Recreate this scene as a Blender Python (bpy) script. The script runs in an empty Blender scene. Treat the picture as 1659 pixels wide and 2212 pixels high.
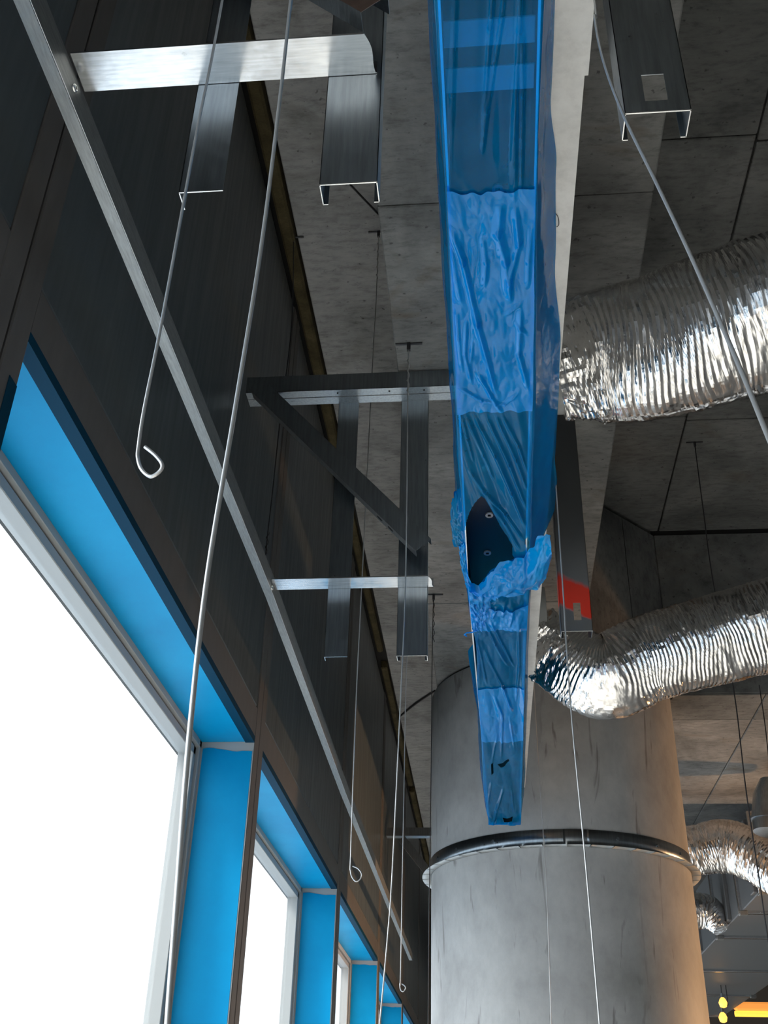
import bpy, math, random
from mathutils import Vector, Matrix, noise

# ------------------------------------------------------------------ camera, world, exposure
SC = bpy.context.scene
COL = SC.collection
H = 1.6                                   # eye height above the floor; z values below are relative to the eye
RW = ((0.99563, -0.02626, -0.08963),      # rows: world x (into the room), y (along the facade), z (up)
      (0.08963,  0.52503,  0.84635),      # columns: camera right, down, forward
      (0.02502, -0.85069,  0.52507))
FPX, CX, CY = 2300.85, 829.5, 1106.0
cam_d = bpy.data.cameras.new('camera')
cam = bpy.data.objects.new('camera', cam_d); COL.objects.link(cam)
cam_d.sensor_fit = 'VERTICAL'; cam_d.sensor_height = 36.0; cam_d.lens = FPX * 36.0 / 2212.0
cam_d.clip_start = 0.02; cam_d.clip_end = 200
r = Matrix(RW); right, down, fwd = r.col[0], r.col[1], r.col[2]
m3 = Matrix((right, -down, -fwd)).transposed()
cam.matrix_world = Matrix.Translation((0, 0, H)) @ m3.to_4x4()
SC.camera = cam
SC.cycles.use_denoising = True
SC.cycles.max_bounces = 10
SC.cycles.transparent_max_bounces = 24
SC.cycles.sample_clamp_indirect = 6.0
SC.view_settings.view_transform = 'Standard'
SC.view_settings.look = 'None'
SC.view_settings.gamma = 1.0
SC.view_settings.use_curve_mapping = False
SC.view_settings.exposure = 0.8

world = bpy.data.worlds.new('overcast_sky'); SC.world = world
world.use_nodes = True
nt = world.node_tree; nt.nodes.clear()
tc = nt.nodes.new('ShaderNodeTexCoord'); sp = nt.nodes.new('ShaderNodeSeparateXYZ')
rp = nt.nodes.new('ShaderNodeValToRGB'); bg = nt.nodes.new('ShaderNodeBackground'); wo = nt.nodes.new('ShaderNodeOutputWorld')
mp = nt.nodes.new('ShaderNodeMapRange')
mp.inputs[1].default_value = -1; mp.inputs[2].default_value = 1
nt.links.new(tc.outputs['Generated'], sp.inputs[0]); nt.links.new(sp.outputs['Z'], mp.inputs[0])
nt.links.new(mp.outputs[0], rp.inputs[0]); nt.links.new(rp.outputs[0], bg.inputs[0]); nt.links.new(bg.outputs[0], wo.inputs[0])
rp.color_ramp.elements[0].position = 0.40; rp.color_ramp.elements[0].color = (0.52, 0.60, 0.68, 1)
rp.color_ramp.elements[1].position = 0.62; rp.color_ramp.elements[1].color = (0.97, 0.985, 1.0, 1)
bg.inputs[1].default_value = 2.3

# hazy sun falling through the facade onto the floor (it stays below everything the camera sees)
sun_d = bpy.data.lights.new('hazy_sun', 'SUN'); sun_d.energy = 7.0; sun_d.angle = math.radians(12); sun_d.color = (1.0, .96, .90)
sun = bpy.data.objects.new('hazy_sun', sun_d); COL.objects.link(sun)
sun.rotation_euler = Vector((math.cos(math.radians(52)) * .96, math.cos(math.radians(52)) * .28, -math.sin(math.radians(52)))).to_track_quat('-Z', 'Y').to_euler()

# ------------------------------------------------------------------ helpers
random.seed(7)
def ray(u, v):
    d = Vector(((u - CX), (v - CY), FPX)); return Matrix(RW) @ d
def at_x(u, v, X): d = ray(u, v); return d * (X / d.x)
def at_y(u, v, Y): d = ray(u, v); return d * (Y / d.y)
def at_z(u, v, Z): d = ray(u, v); return d * (Z / d.z)
def at_d(u, v, D): return ray(u, v) * (D / FPX)

def tag(o, label=None, cat=None, group=None, kind=None):
    if label: o['label'] = label
    if cat: o['category'] = cat
    if group: o['group'] = group
    if kind: o['kind'] = kind
    return o
def empty(name, loc=(0, 0, 0)):
    o = bpy.data.objects.new(name, None); COL.objects.link(o)
    o.location = (loc[0], loc[1], loc[2] + H); o.empty_display_size = 0.05
    return o

class MB:
    """collects faces; all coordinates are relative to the eye"""
    def __init__(s): s.v = []; s.f = []; s.sm = []
    def add(s, vs, fs, smooth=False):
        b = len(s.v); s.v += [tuple(p) for p in vs]; s.f += [tuple(i + b for i in f) for f in fs]; s.sm += [smooth] * len(fs)
        return s
    def box(s, x0, x1, y0, y1, z0, z1):
        v = [(x, y, z) for z in (z0, z1) for y in (y0, y1) for x in (x0, x1)]
        return s.add(v, [(0, 2, 3, 1), (4, 5, 7, 6), (0, 1, 5, 4), (2, 6, 7, 3), (0, 4, 6, 2), (1, 3, 7, 5)])
    def bbox(s, x0, x1, y0, y1, z0, z1, b=0.004):
        """box with its long edges chamfered on all sides"""
        vs = []; 
        for z, o in ((z0, b), (z0 + b, 0), (z1 - b, 0), (z1, b)):
            ring = [(x0 + o + b, y0 + o), (x1 - o - b, y0 + o), (x1 - o, y0 + o + b), (x1 - o, y1 - o - b), (x1 - o - b, y1 - o), (x0 + o + b, y1 - o), (x0 + o, y1 - o - b), (x0 + o, y0 + o + b)]
            vs += [(x, y, z) for x, y in ring]
        fs = [tuple(range(7, -1, -1)), tuple(range(24, 32))]
        for k in range(3):
            for i in range(8):
                j = (i + 1) % 8; fs.append((k * 8 + i, k * 8 + j, k * 8 + 8 + j, k * 8 + 8 + i))
        return s.add(vs, fs)
    def quad(s, a, b, c, d): return s.add([a, b, c, d], [(0, 1, 2, 3)])
    def tube(s, pts, rad, n=8, caps=True, smooth=True):
        pts = [Vector(p) for p in pts]
        rads = rad if isinstance(rad, (list, tuple)) else [rad] * len(pts)
        vs, fs = [], []; ref = None
        for i, p in enumerate(pts):
            t = (pts[min(i + 1, len(pts) - 1)] - pts[max(i - 1, 0)]).normalized()
            if ref is None:
                ref = t.orthogonal().normalized()
            ref = (ref - t * ref.dot(t)).normalized(); bi = t.cross(ref)
            for k in range(n):
                a = 2 * math.pi * k / n; vs.append(p + (ref * math.cos(a) + bi * math.sin(a)) * rads[i])
        for i in range(len(pts) - 1):
            for k in range(n):
                k2 = (k + 1) % n; fs.append((i * n + k, i * n + k2, (i + 1) * n + k2, (i + 1) * n + k))
        s.add(vs, fs, smooth)
        if caps:
            s.add(vs[:n], [tuple(range(n - 1, -1, -1))]); s.add(vs[-n:], [tuple(range(n))])
        return s
    def prism(s, prof, axis_a, axis_b, o, d, thick=None):
        """closed 2-D profile (a,b) placed with axes axis_a, axis_b at o, pushed along d"""
        A, B, O, D = Vector(axis_a), Vector(axis_b), Vector(o), Vector(d); n = len(prof)
        v0 = [O + A * p[0] + B * p[1] for p in prof]; v1 = [p + D for p in v0]
        fs = [tuple(range(n - 1, -1, -1)), tuple(range(n, 2 * n))] if n <= 4 else []
        for i in range(n):
            j = (i + 1) % n; fs.append((i, j, n + j, n + i))
        s.add(v0 + v1, fs)
        return s
    def strip(s, path, t, axis_a, axis_b, o, d):
        """open 2-D path thickened by t (to its left) and pushed along d: folded sheet metal"""
        P = [Vector((p[0], p[1])) for p in path]; n = len(P); off = []
        for i in range(n):
            e0 = (P[i] - P[i - 1]).normalized() if i else None; e1 = (P[i + 1] - P[i]).normalized() if i < n - 1 else None
            n0 = Vector((-e0.y, e0.x)) if e0 else None; n1 = Vector((-e1.y, e1.x)) if e1 else None
            if n0 is None: off.append(P[i] + n1 * t)
            elif n1 is None: off.append(P[i] + n0 * t)
            else: off.append(P[i] + (n0 + n1) * (t / max(0.2, 1 + n0.dot(n1))))
        A, B, O, D = Vector(axis_a), Vector(axis_b), Vector(o), Vector(d)
        f3 = lambda q: O + A * q.x + B * q.y
        vs = [f3(p) for p in P] + [f3(p) for p in off]; vs += [p + D for p in vs]; N = 2 * n; fs = []
        for i in range(n - 1):
            fs += [(i, i + 1, N + i + 1, N + i), (n + i + 1, n + i, N + n + i, N + n + i + 1),
                   (i + 1, i, n + i, n + i + 1), (N + i, N + i + 1, N + n + i + 1, N + n + i)]
        fs += [(0, N, N + n, n), (n - 1, n + n - 1, N + n + n - 1, N + n - 1)]
        return s.add(vs, fs)
    def build(s, name, mat, parent=None, origin=None, bevel=0):
        me = bpy.data.meshes.new(name)
        if parent is not None:
            pl = parent.matrix_world.translation if False else Vector(PLOC[parent.name])
        else: pl = None
        base = Vector(origin) if origin is not None else (pl if pl is not None else Vector((0, 0, 0)))
        me.from_pydata([(x - base.x, y - base.y, z - base.z) for x, y, z in s.v], [], s.f)
        me.polygons.foreach_set('use_smooth', s.sm)
        me.materials.append(mat); me.update()
        o = bpy.data.objects.new(name, me); COL.objects.link(o)
        if parent is not None:
            o.parent = parent; o.location = base - pl
        else:
            o.location = (base.x, base.y, base.z + H)
        PLOC[o.name] = tuple(base)
        return o
PLOC = {}
def root(name, loc, label, cat, group=None):
    o = empty(name, loc); PLOC[o.name] = tuple(loc); tag(o, label, cat, group); return o
def sroot(name, loc=(0, 0, 0)):
    o = empty(name, loc); PLOC[o.name] = tuple(loc); o['kind'] = 'structure'; return o
def fbm(x, y, z=0.0, o=4): return noise.fractal(Vector((x, y, z)), 1.0, 2.0, o)
def ridged(x, y, z=0.0):
    t = 0; a = 1
    for k in range(3):
        t += a * (1 - abs(noise.noise(Vector((x, y, z))) * 2)) ; x *= 2.1; y *= 2.1; z += 3.7; a *= .5
    return t / 1.75

# ------------------------------------------------------------------ materials
def new_mat(name):
    m = bpy.data.materials.new(name); m.use_nodes = True; n = m.node_tree
    b = n.nodes['Principled BSDF']; return m, n, b
def N(n, t, **kw):
    o = n.nodes.new(t)
    for k, v in kw.items(): setattr(o, k, v)
    return o
def noise_node(n, scale, detail=6, rough=.6, vec=None, dist=0.0):
    t = N(n, 'ShaderNodeTexNoise'); t.inputs['Scale'].default_value = scale; t.inputs['Detail'].default_value = detail
    t.inputs['Roughness'].default_value = rough; t.inputs['Distortion'].default_value = dist
    if vec is not None: n.links.new(vec, t.inputs['Vector'])
    return t
def geo_pos(n, scale=(1, 1, 1)):
    g = N(n, 'ShaderNodeNewGeometry'); mpn = N(n, 'ShaderNodeMapping'); mpn.inputs['Scale'].default_value = scale
    n.links.new(g.outputs['Position'], mpn.inputs[0]); return mpn.outputs[0]
def ramp(n, src, stops):
    c = N(n, 'ShaderNodeValToRGB'); e = c.color_ramp.elements
    e[0].position, e[0].color = stops[0][0], (*stops[0][1], 1); e[1].position, e[1].color = stops[-1][0], (*stops[-1][1], 1)
    for p, col in stops[1:-1]:
        q = e.new(p); q.color = (*col, 1)
    n.links.new(src, c.inputs[0]); return c.outputs[0]
def mixc(n, fac, a, b, mode='MIX'):
    x = N(n, 'ShaderNodeMix', data_type='RGBA', blend_type=mode)
    for i, s in ((0, fac), (6, a), (7, b)):
        if hasattr(s, 'is_linked') or hasattr(s, 'links'): n.links.new(s, x.inputs[i])
        elif isinstance(s, tuple): x.inputs[i].default_value = (*s, 1)
        else: x.inputs[i].default_value = s
    return x.outputs[2]
def bump(n, b, src, strength=.3, dist=.01):
    k = N(n, 'ShaderNodeBump'); k.inputs['Strength'].default_value = strength; k.inputs['Distance'].default_value = dist
    n.links.new(src, k.inputs['Height']); n.links.new(k.outputs[0], b.inputs['Normal'])

def mat_plain(name, col, rough=.5, metal=0.0, spec=.5):
    m, n, b = new_mat(name); b.inputs['Base Color'].default_value = (*col, 1); b.inputs['Roughness'].default_value = rough
    b.inputs['Metallic'].default_value = metal; b.inputs['Specular IOR Level'].default_value = spec; return m

def mat_concrete(name, dark, mid, light, stain=(.10, .075, .045), stain_amt=.35, sc=1.0):
    m, n, b = new_mat(name)
    p = geo_pos(n); ps = geo_pos(n, (1.0, 3.0, 1.0))
    big = noise_node(n, 1.6 * sc, 8, .62, p, .6); fine = noise_node(n, 14 * sc, 8, .7, ps); pits = noise_node(n, 38 * sc, 3, .5, p)
    c = ramp(n, big.outputs[0], [(.30, dark), (.50, mid), (.72, light)])
    c2 = mixc(n, .75, c, ramp(n, fine.outputs[0], [(.28, (.45, .45, .45)), (.5, (1, 1, 1)), (.75, (1.25, 1.22, 1.2))]), 'MULTIPLY')
    st = noise_node(n, 2.3 * sc, 5, .6, geo_pos(n, (1, 1.4, 1)), 1.0)
    sm = ramp(n, st.outputs[0], [(.56, (0, 0, 0)), (.70, (stain_amt,) * 3)])
    c3 = mixc(n, sm, c2, stain)
    pm = ramp(n, pits.outputs[0], [(.66, (1, 1, 1)), (.73, (.35, .35, .35))])
    c4 = mixc(n, .8, c3, pm, 'MULTIPLY')
    n.links.new(c4, b.inputs['Base Color']); b.inputs['Roughness'].default_value = .85; b.inputs['Specular IOR Level'].default_value = .25
    bump(n, b, fine.outputs[0], .5, .006)
    return m

def mat_steel(name, col=(.52, .54, .56), rough=.3, streak=(1, 1, 14), tint2=None):
    m, n, b = new_mat(name)
    v = noise_node(n, 9, 5, .6, geo_pos(n, streak)); sp2 = noise_node(n, 55, 2, .5, geo_pos(n))
    lo = tuple(c * .8 for c in col); hi = tuple(min(1, c * 1.15) for c in col)
    c = ramp(n, v.outputs[0], [(.3, lo), (.55, col), (.75, hi)])
    n.links.new(c, b.inputs['Base Color']); b.inputs['Metallic'].default_value = 1.0
    mr = N(n, 'ShaderNodeMapRange'); mr.inputs[3].default_value = rough - .08; mr.inputs[4].default_value = rough + .12
    n.links.new(sp2.outputs[0], mr.inputs[0]); n.links.new(mr.outputs[0], b.inputs['Roughness'])
    bump(n, b, v.outputs[0], .03, .003)
    return m

M = {}
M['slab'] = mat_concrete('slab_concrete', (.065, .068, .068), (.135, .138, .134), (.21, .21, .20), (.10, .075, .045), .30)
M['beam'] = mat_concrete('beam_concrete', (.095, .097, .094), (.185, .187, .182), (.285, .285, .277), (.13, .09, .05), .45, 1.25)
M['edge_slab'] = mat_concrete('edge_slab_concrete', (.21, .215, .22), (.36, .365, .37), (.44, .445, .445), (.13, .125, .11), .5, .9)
M['steel'] = mat_steel('galvanised_steel', (.70, .72, .74), .20, (1.5, 16, 16))
M['steel_dull'] = mat_steel('dull_galvanised_steel', (.34, .375, .40), .31, (14, 14, .8))
M['steel_strip'] = mat_steel('strip_steel', (.34, .35, .345), .46, (30, 3, 30))
M['wire'] = mat_plain('wire_steel', (.62, .62, .61), .33, .68)
M['wire_dark'] = mat_plain('dark_wire_steel', (.06, .06, .065), .45, .6)
M['black'] = mat_plain('black_interior', (.004, .0045, .005), .45)
M['gap'] = mat_plain('dark_gap', (.006, .006, .006), .9)
M['alu'] = mat_plain('window_aluminium', (.36, .37, .365), .5)
M['alu_edge'] = mat_plain('frame_aluminium', (.75, .76, .78), .3, 1.0)
M['seal'] = mat_plain('grey_gasket', (.10, .10, .10), .6)
M['navy'] = mat_plain('film_over_dark_frame', (.0, .035, .075), .6, 0, .08)
M['screw'] = mat_plain('screw_metal', (.75, .76, .76), .25, 1.0)
M['screw_dark'] = mat_plain('screw_recess', (.01, .01, .01), .6)
M['insul'] = mat_concrete('mineral_wool', (.035, .028, .012), (.07, .056, .026), (.11, .09, .045), (.05, .04, .02), .4, 5)

m, n, b = new_mat('dark_panel')      # charcoal sheet metal
v = noise_node(n, 2.2, 3, .5, geo_pos(n, (1, 3, .35)))
n.links.new(ramp(n, v.outputs[0], [(.3, (.060, .076, .086)), (.7, (.076, .094, .105))]), b.inputs['Base Color'])
sc_ = noise_node(n, 40, 4, .6, geo_pos(n, (1, 1, .05)))
n.links.new(ramp(n, sc_.outputs[0], [(.35, (.30,) * 3), (.7, (.42,) * 3)]), b.inputs['Roughness'])
M['panel'] = m
m, n, b = new_mat('dark_frame')
v = noise_node(n, 18, 5, .65, geo_pos(n, (1, 1, .3)))
n.links.new(ramp(n, v.outputs[0], [(.3, (.080, .076, .073)), (.75, (.108, .102, .098))]), b.inputs['Base Color']); b.inputs['Roughness'].default_value = .5
M['frame'] = m

m, n, b = new_mat('blue_adhesive_film')   # protective film stuck on the window reveals
v = noise_node(n, 3.0, 4, .55, geo_pos(n)); bub = N(n, 'ShaderNodeTexVoronoi'); bub.inputs['Scale'].default_value = 40
n.links.new(geo_pos(n), bub.inputs['Vector'])
n.links.new(ramp(n, v.outputs[0], [(.3, (.0, .24, .50)), (.55, (.0, .275, .55)), (.75, (.002, .31, .60))]), b.inputs['Base Color'])
b.inputs['Roughness'].default_value = .45; b.inputs['Specular IOR Level'].default_value = .12
bump(n, b, bub.outputs['Distance'], .05, .002)
M['bfilm'] = m

def mat_wrap(name, cover, tint, body, rough=.09):
    """thin blue plastic: part of the light passes straight through tinted, the rest is scattered or mirrored"""
    m, n, b = new_mat(name)
    b.inputs['Base Color'].default_value = (*body, 1); b.inputs['Roughness'].default_value = rough
    b.inputs['Specular IOR Level'].default_value = .35; b.inputs['Coat Weight'].default_value = .55; b.inputs['Coat Roughness'].default_value = .02
    tr = N(n, 'ShaderNodeBsdfTransparent'); tr.inputs[0].default_value = (*tint, 1)
    tl = N(n, 'ShaderNodeBsdfTranslucent'); tl.inputs[0].default_value = (*body, 1)
    mx = N(n, 'ShaderNodeMixShader'); mx.inputs[0].default_value = .45
    n.links.new(b.outputs[0], mx.inputs[1]); n.links.new(tl.outputs[0], mx.inputs[2])
    lw = N(n, 'ShaderNodeLayerWeight'); lw.inputs[0].default_value = .35
    g = noise_node(n, 9, 4, .6, geo_pos(n))
    ad = N(n, 'ShaderNodeMath', operation='MULTIPLY_ADD'); ad.inputs[1].default_value = .45; ad.inputs[2].default_value = cover - .1
    n.links.new(lw.outputs['Facing'], ad.inputs[0])
    ad2 = N(n, 'ShaderNodeMath', operation='MULTIPLY_ADD', use_clamp=True); ad2.inputs[1].default_value = .25
    n.links.new(g.outputs[0], ad2.inputs[0]); n.links.new(ad.outputs[0], ad2.inputs[2])
    m2 = N(n, 'ShaderNodeMixShader'); n.links.new(ad2.outputs[0], m2.inputs[0])
    n.links.new(tr.outputs[0], m2.inputs[1]); n.links.new(mx.outputs[0], m2.inputs[2])
    n.links.new(m2.outputs[0], n.nodes['Material Output'].inputs[0])
    f = noise_node(n, 30, 3, .5, geo_pos(n, (1, .25, 1)), .8); bump(n, b, f.outputs[0], .06, .003)
    return m
M['wrap'] = mat_wrap('blue_stretch_film', .17, (.06, .50, .88), (.0, .36, .82))
M['wrap2'] = mat_wrap('doubled_blue_film', .50, (.01, .36, .82), (.0, .40, .96), .07)

m, n, b = new_mat('aluminium_foil')
g = noise_node(n, 26, 6, .6, geo_pos(n), .5)
n.links.new(ramp(n, g.outputs[0], [(.3, (.74, .72, .70)), (.7, (.93, .91, .89))]), b.inputs['Base Color'])
b.inputs['Metallic'].default_value = 1; b.inputs['Roughness'].default_value = .13
bump(n, b, g.outputs[0], .18, .005)
M['foil'] = m

m, n, b = new_mat('column_concrete')
p = geo_pos(n); a1 = noise_node(n, 2.0, 7, .6, p, .4); a2 = noise_node(n, 22, 6, .65, geo_pos(n, (1, 1, .6)))
st = noise_node(n, 11.0, 3, .55, geo_pos(n, (1, 1, .16)), 1.6)
c = ramp(n, a1.outputs[0], [(.28, (.27, .265, .255)), (.5, (.37, .365, .355)), (.74, (.46, .455, .44))])
c = mixc(n, .5, c, ramp(n, a2.outputs[0], [(.3, (.8, .8, .8)), (.6, (1.05, 1.05, 1.05))]), 'MULTIPLY')
c = mixc(n, ramp(n, st.outputs[0], [(.615, (0, 0, 0)), (.70, (.65,) * 3)]), c, (.12, .11, .10))
n.links.new(c, b.inputs['Base Color']); b.inputs['Roughness'].default_value = .55; b.inputs['Specular IOR Level'].default_value = .4
bump(n, b, a2.outputs[0], .12, .004)
M['column'] = m

m, n, b = new_mat('plenum_board')
v = noise_node(n, 30, 6, .65, geo_pos(n)); v2 = noise_node(n, 2.5, 4, .5, geo_pos(n))
c = ramp(n, v.outputs[0], [(.3, (.68, .68, .67)), (.55, (.80, .80, .79)), (.75, (.85, .85, .84))])
c = mixc(n, .6, c, ramp(n, v2.outputs[0], [(.35, (.78, .78, .76)), (.6, (1, 1, 1))]), 'MULTIPLY')
n.links.new(c, b.inputs['Base Color']); b.inputs['Roughness'].default_value = .6
M['plenum'] = m

m, n, b = new_mat('floor_screed')
v = noise_node(n, 3, 7, .6, geo_pos(n))
n.links.new(ramp(n, v.outputs[0], [(.3, (.46, .44, .41)), (.7, (.62, .60, .56))]), b.inputs['Base Color']); b.inputs['Roughness'].default_value = .7
M['floor'] = m
M['wallback'] = mat_plain('bare_board', (.38, .39, .40), .8)
M['farwall'] = mat_plain('brown_board', (.11, .085, .065), .8)
M['duct_sheet'] = mat_plain('weathered_duct_sheet', (.16, .165, .17), .5, .35)

m, n, b = new_mat('window_glass')
tr = N(n, 'ShaderNodeBsdfTransparent'); tr.inputs[0].default_value = (.94, .96, .97, 1)
gl = N(n, 'ShaderNodeBsdfGlossy'); gl.inputs[1].default_value = .02
lw = N(n, 'ShaderNodeLayerWeight'); lw.inputs[0].default_value = .5; mx = N(n, 'ShaderNodeMixShader')
pw = N(n, 'ShaderNodeMath', operation='POWER'); pw.inputs[1].default_value = 4.5; n.links.new(lw.outputs['Facing'], pw.inputs[0])
sc2 = N(n, 'ShaderNodeMath', operation='MULTIPLY_ADD'); sc2.inputs[1].default_value = .85; sc2.inputs[2].default_value = .045; n.links.new(pw.outputs[0], sc2.inputs[0])
n.links.new(sc2.outputs[0], mx.inputs[0]); n.links.new(tr.outputs[0], mx.inputs[1]); n.links.new(gl.outputs[0], mx.inputs[2])
n.links.new(mx.outputs[0], n.nodes['Material Output'].inputs[0])
M['glass'] = m

m, n, b = new_mat('red_sprayed_stud')     # galvanised stud with a patch of red spray paint
sepn = N(n, 'ShaderNodeSeparateXYZ'); tcn = N(n, 'ShaderNodeTexCoord'); n.links.new(tcn.outputs['Object'], sepn.inputs[0])
nn = noise_node(n, 14, 4, .6, tcn.outputs['Object'])
def math_(n, op, a, bb, clamp=False):
    k = N(n, 'ShaderNodeMath', operation=op, use_clamp=clamp)
    for i, s in enumerate((a, bb)):
        if hasattr(s, 'links'): n.links.new(s, k.inputs[i])
        else: k.inputs[i].default_value = s
    return k.outputs[0]
# object space: origin at the stud's foot, x across the web
zz = math_(n, 'ADD', sepn.outputs['Z'], math_(n, 'MULTIPLY', math_(n, 'SUBTRACT', nn.outputs[0], .5), .05))
low = math_(n, 'ADD', math_(n, 'MULTIPLY', sepn.outputs['X'], -.58), .056)
top = math_(n, 'ADD', math_(n, 'MULTIPLY', sepn.outputs['X'], -.5), .172)
up = math_(n, 'MULTIPLY', math_(n, 'SUBTRACT', zz, low), 90, True)
dn = math_(n, 'MULTIPLY', math_(n, 'SUBTRACT', top, zz), 60, True)
mask = math_(n, 'MULTIPLY', up, dn)
n.links.new(mixc(n, mask, (.20, .21, .22), (.55, .022, .006)), b.inputs['Base Color'])
n.links.new(math_(n, 'SUBTRACT', 1.0, mask), b.inputs['Metallic']); b.inputs['Roughness'].default_value = .42
M['stud_red'] = m

def mat_emit(name, col, s):
    m, n, b = new_mat(name); b.inputs['Base Color'].default_value = (*col, 1)
    b.inputs['Emission Color'].default_value = (*col, 1); b.inputs['Emission Strength'].default_value = s; return m
M['lamp'] = mat_emit('warm_tube', (1.0, .50, .06), .9)
M['lamp_shade'] = mat_emit('warm_reflector', (1.0, .36, .07), .45)
M['bulb'] = mat_emit('warm_bulb', (1.0, .48, .08), 1.3)

# ------------------------------------------------------------------ main dimensions (relative to the eye)
ZB, ZS = 2.36, 3.46          # beam soffit, slab soffit
XW, XO = -0.83, -1.03        # inner face of the facade, plane of the glass
ZH, ZT = 1.302, 1.434        # window head, top of the transom
PITCH, SEAM0, HALF = 2.341, 1.381, 0.075
ZF = -H
YN, YFAR, XR = -5.0, 18.0, 9.5
XBY0, XBY1 = 5.90, 8.02      # cross beam
BXL, BXR = -0.274, 0.513     # long beam

# ------------------------------------------------------------------ room shell
def struct(mb, name, mat): o = mb.build(name, mat); o['kind'] = 'structure'; return o
struct(MB().box(-1.5, XR + .3, YN - .3, YFAR + .3, ZF - .15, ZF), 'floor', M['floor'])
struct(MB().box(-1.0, XR + .3, YFAR, YFAR + .2, ZF, 4.2), 'wall_far', M['farwall'])
struct(MB().box(XR, XR + .2, YN, YFAR, ZF, 4.2), 'wall_right', M['wallback'])

# ceiling: slab with panel joints, long beam, cross beam, haunch
ceil = sroot('ceiling', (0, 0, ZS))
MB().box(-1.2, XR + .2, YN - .2, YFAR + .2, ZS + .03, ZS + .25).build('slab', M['gap'], ceil)
def panel(x0, x1, y0, y1, z, mat, name='formwork_panel', t=.03, g=.004):
    return MB().bbox(x0 + g, x1 - g, y0 + g, y1 - g, z, z + t, .004).build(name, mat, ceil)
# slab soffit to the right of the long beam, one cast panel per shutter
ys = [-4.9, -2.9, -.9, 1.05, 2.87, 4.70, XBY0]
xs = [BXR, 1.115, 2.35, 3.6, 4.85, 6.1, 7.4, 9.5]
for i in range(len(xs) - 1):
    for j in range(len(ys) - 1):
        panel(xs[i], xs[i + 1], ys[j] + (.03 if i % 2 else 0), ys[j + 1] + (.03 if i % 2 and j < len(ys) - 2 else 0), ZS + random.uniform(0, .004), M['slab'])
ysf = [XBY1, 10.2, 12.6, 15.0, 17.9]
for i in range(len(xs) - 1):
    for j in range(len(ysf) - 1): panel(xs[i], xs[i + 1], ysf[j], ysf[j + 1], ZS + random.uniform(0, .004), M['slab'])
# slab strip beside the facade
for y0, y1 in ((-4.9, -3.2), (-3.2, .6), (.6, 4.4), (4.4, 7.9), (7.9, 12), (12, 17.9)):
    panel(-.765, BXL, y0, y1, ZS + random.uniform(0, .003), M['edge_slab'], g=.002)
# long beam: core and soffit panels
MB().box(BXL + .01, BXR - .01, YN, YFAR, ZB + .02, ZS + .05).build('beam_core', M['beam'], ceil)
for y0, y1 in ((-4.95, -2.93), (-2.93, -.40), (-.40, 2.137), (2.137, 4.67), (4.67, 7.2), (7.2, 9.7), (9.7, 12.3), (12.3, 15), (15, 17.9)):
    panel(BXL, BXR, y0, y1, ZB + random.uniform(0, .004), M['beam'], 'beam_soffit', .03, .0025)
# cross beam and its haunch at the column
MB().box(BXR, XR, XBY0 + .01, XBY1 - .01, ZB + .02, ZS + .05).build('beam_core', M['slab'], ceil)
xx = [1.08, 2.3, 3.55, 4.8, 6.1, 7.5, 9.4]
for i in range(len(xx) - 1):
    MB().bbox(xx[i] + .003, xx[i + 1] - .003, XBY0 - .012, XBY0 + .02, ZB + .012, ZS - .03, .004).build('beam_face', M['slab'], ceil)
for x0, x1 in ((BXR, 1.6), (1.6, 2.9), (2.9, 4.4), (4.4, 6.0), (6.0, 7.7), (7.7, 9.4)):
    for y0, y1 in ((XBY0 - .012, 6.28), (6.28, XBY1)):
        panel(x0, x1, y0, y1, ZB, M['slab'] if y0 < 6 else M['beam'], 'beam_soffit', .03, .003)
MB().box(1.07, 9.4, XBY0 - .006, XBY0 + .02, ZS - .034, ZS + .02).build('open_joint', M['gap'], ceil)
hz = MB(); a, b_ = (BXR - .01, 5.28), (1.08, XBY0 - .012)
for k, (t0, t1) in enumerate(((0, .62), (.62, 1))):
    p0 = (a[0] + (b_[0] - a[0]) * t0 + .004 * (k > 0), a[1] + (b_[1] - a[1]) * t0 + .004 * (k > 0)); p1 = (a[0] + (b_[0] - a[0]) * t1, a[1] + (b_[1] - a[1]) * t1)
    q = MB(); q.add([(p0[0], p0[1], ZB), (p1[0], p1[1], ZB), (p1[0], 5.95, ZB), (p0[0], 5.95, ZB), (p0[0], p0[1], ZS - .035), (p1[0], p1[1], ZS - .035), (p1[0], 5.95, ZS - .035), (p0[0], 5.95, ZS - .035)],
        [(0, 3, 2, 1), (4, 5, 6, 7), (0, 1, 5, 4), (1, 2, 6, 5), (2, 3, 7, 6), (3, 0, 4, 7)]); q.build('haunch_face', M['slab'], ceil)

struct(MB().box(-1.0, XR + .2, YN - .2, YN, ZF, 3.7), 'wall_back', M['wallback'])

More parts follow.
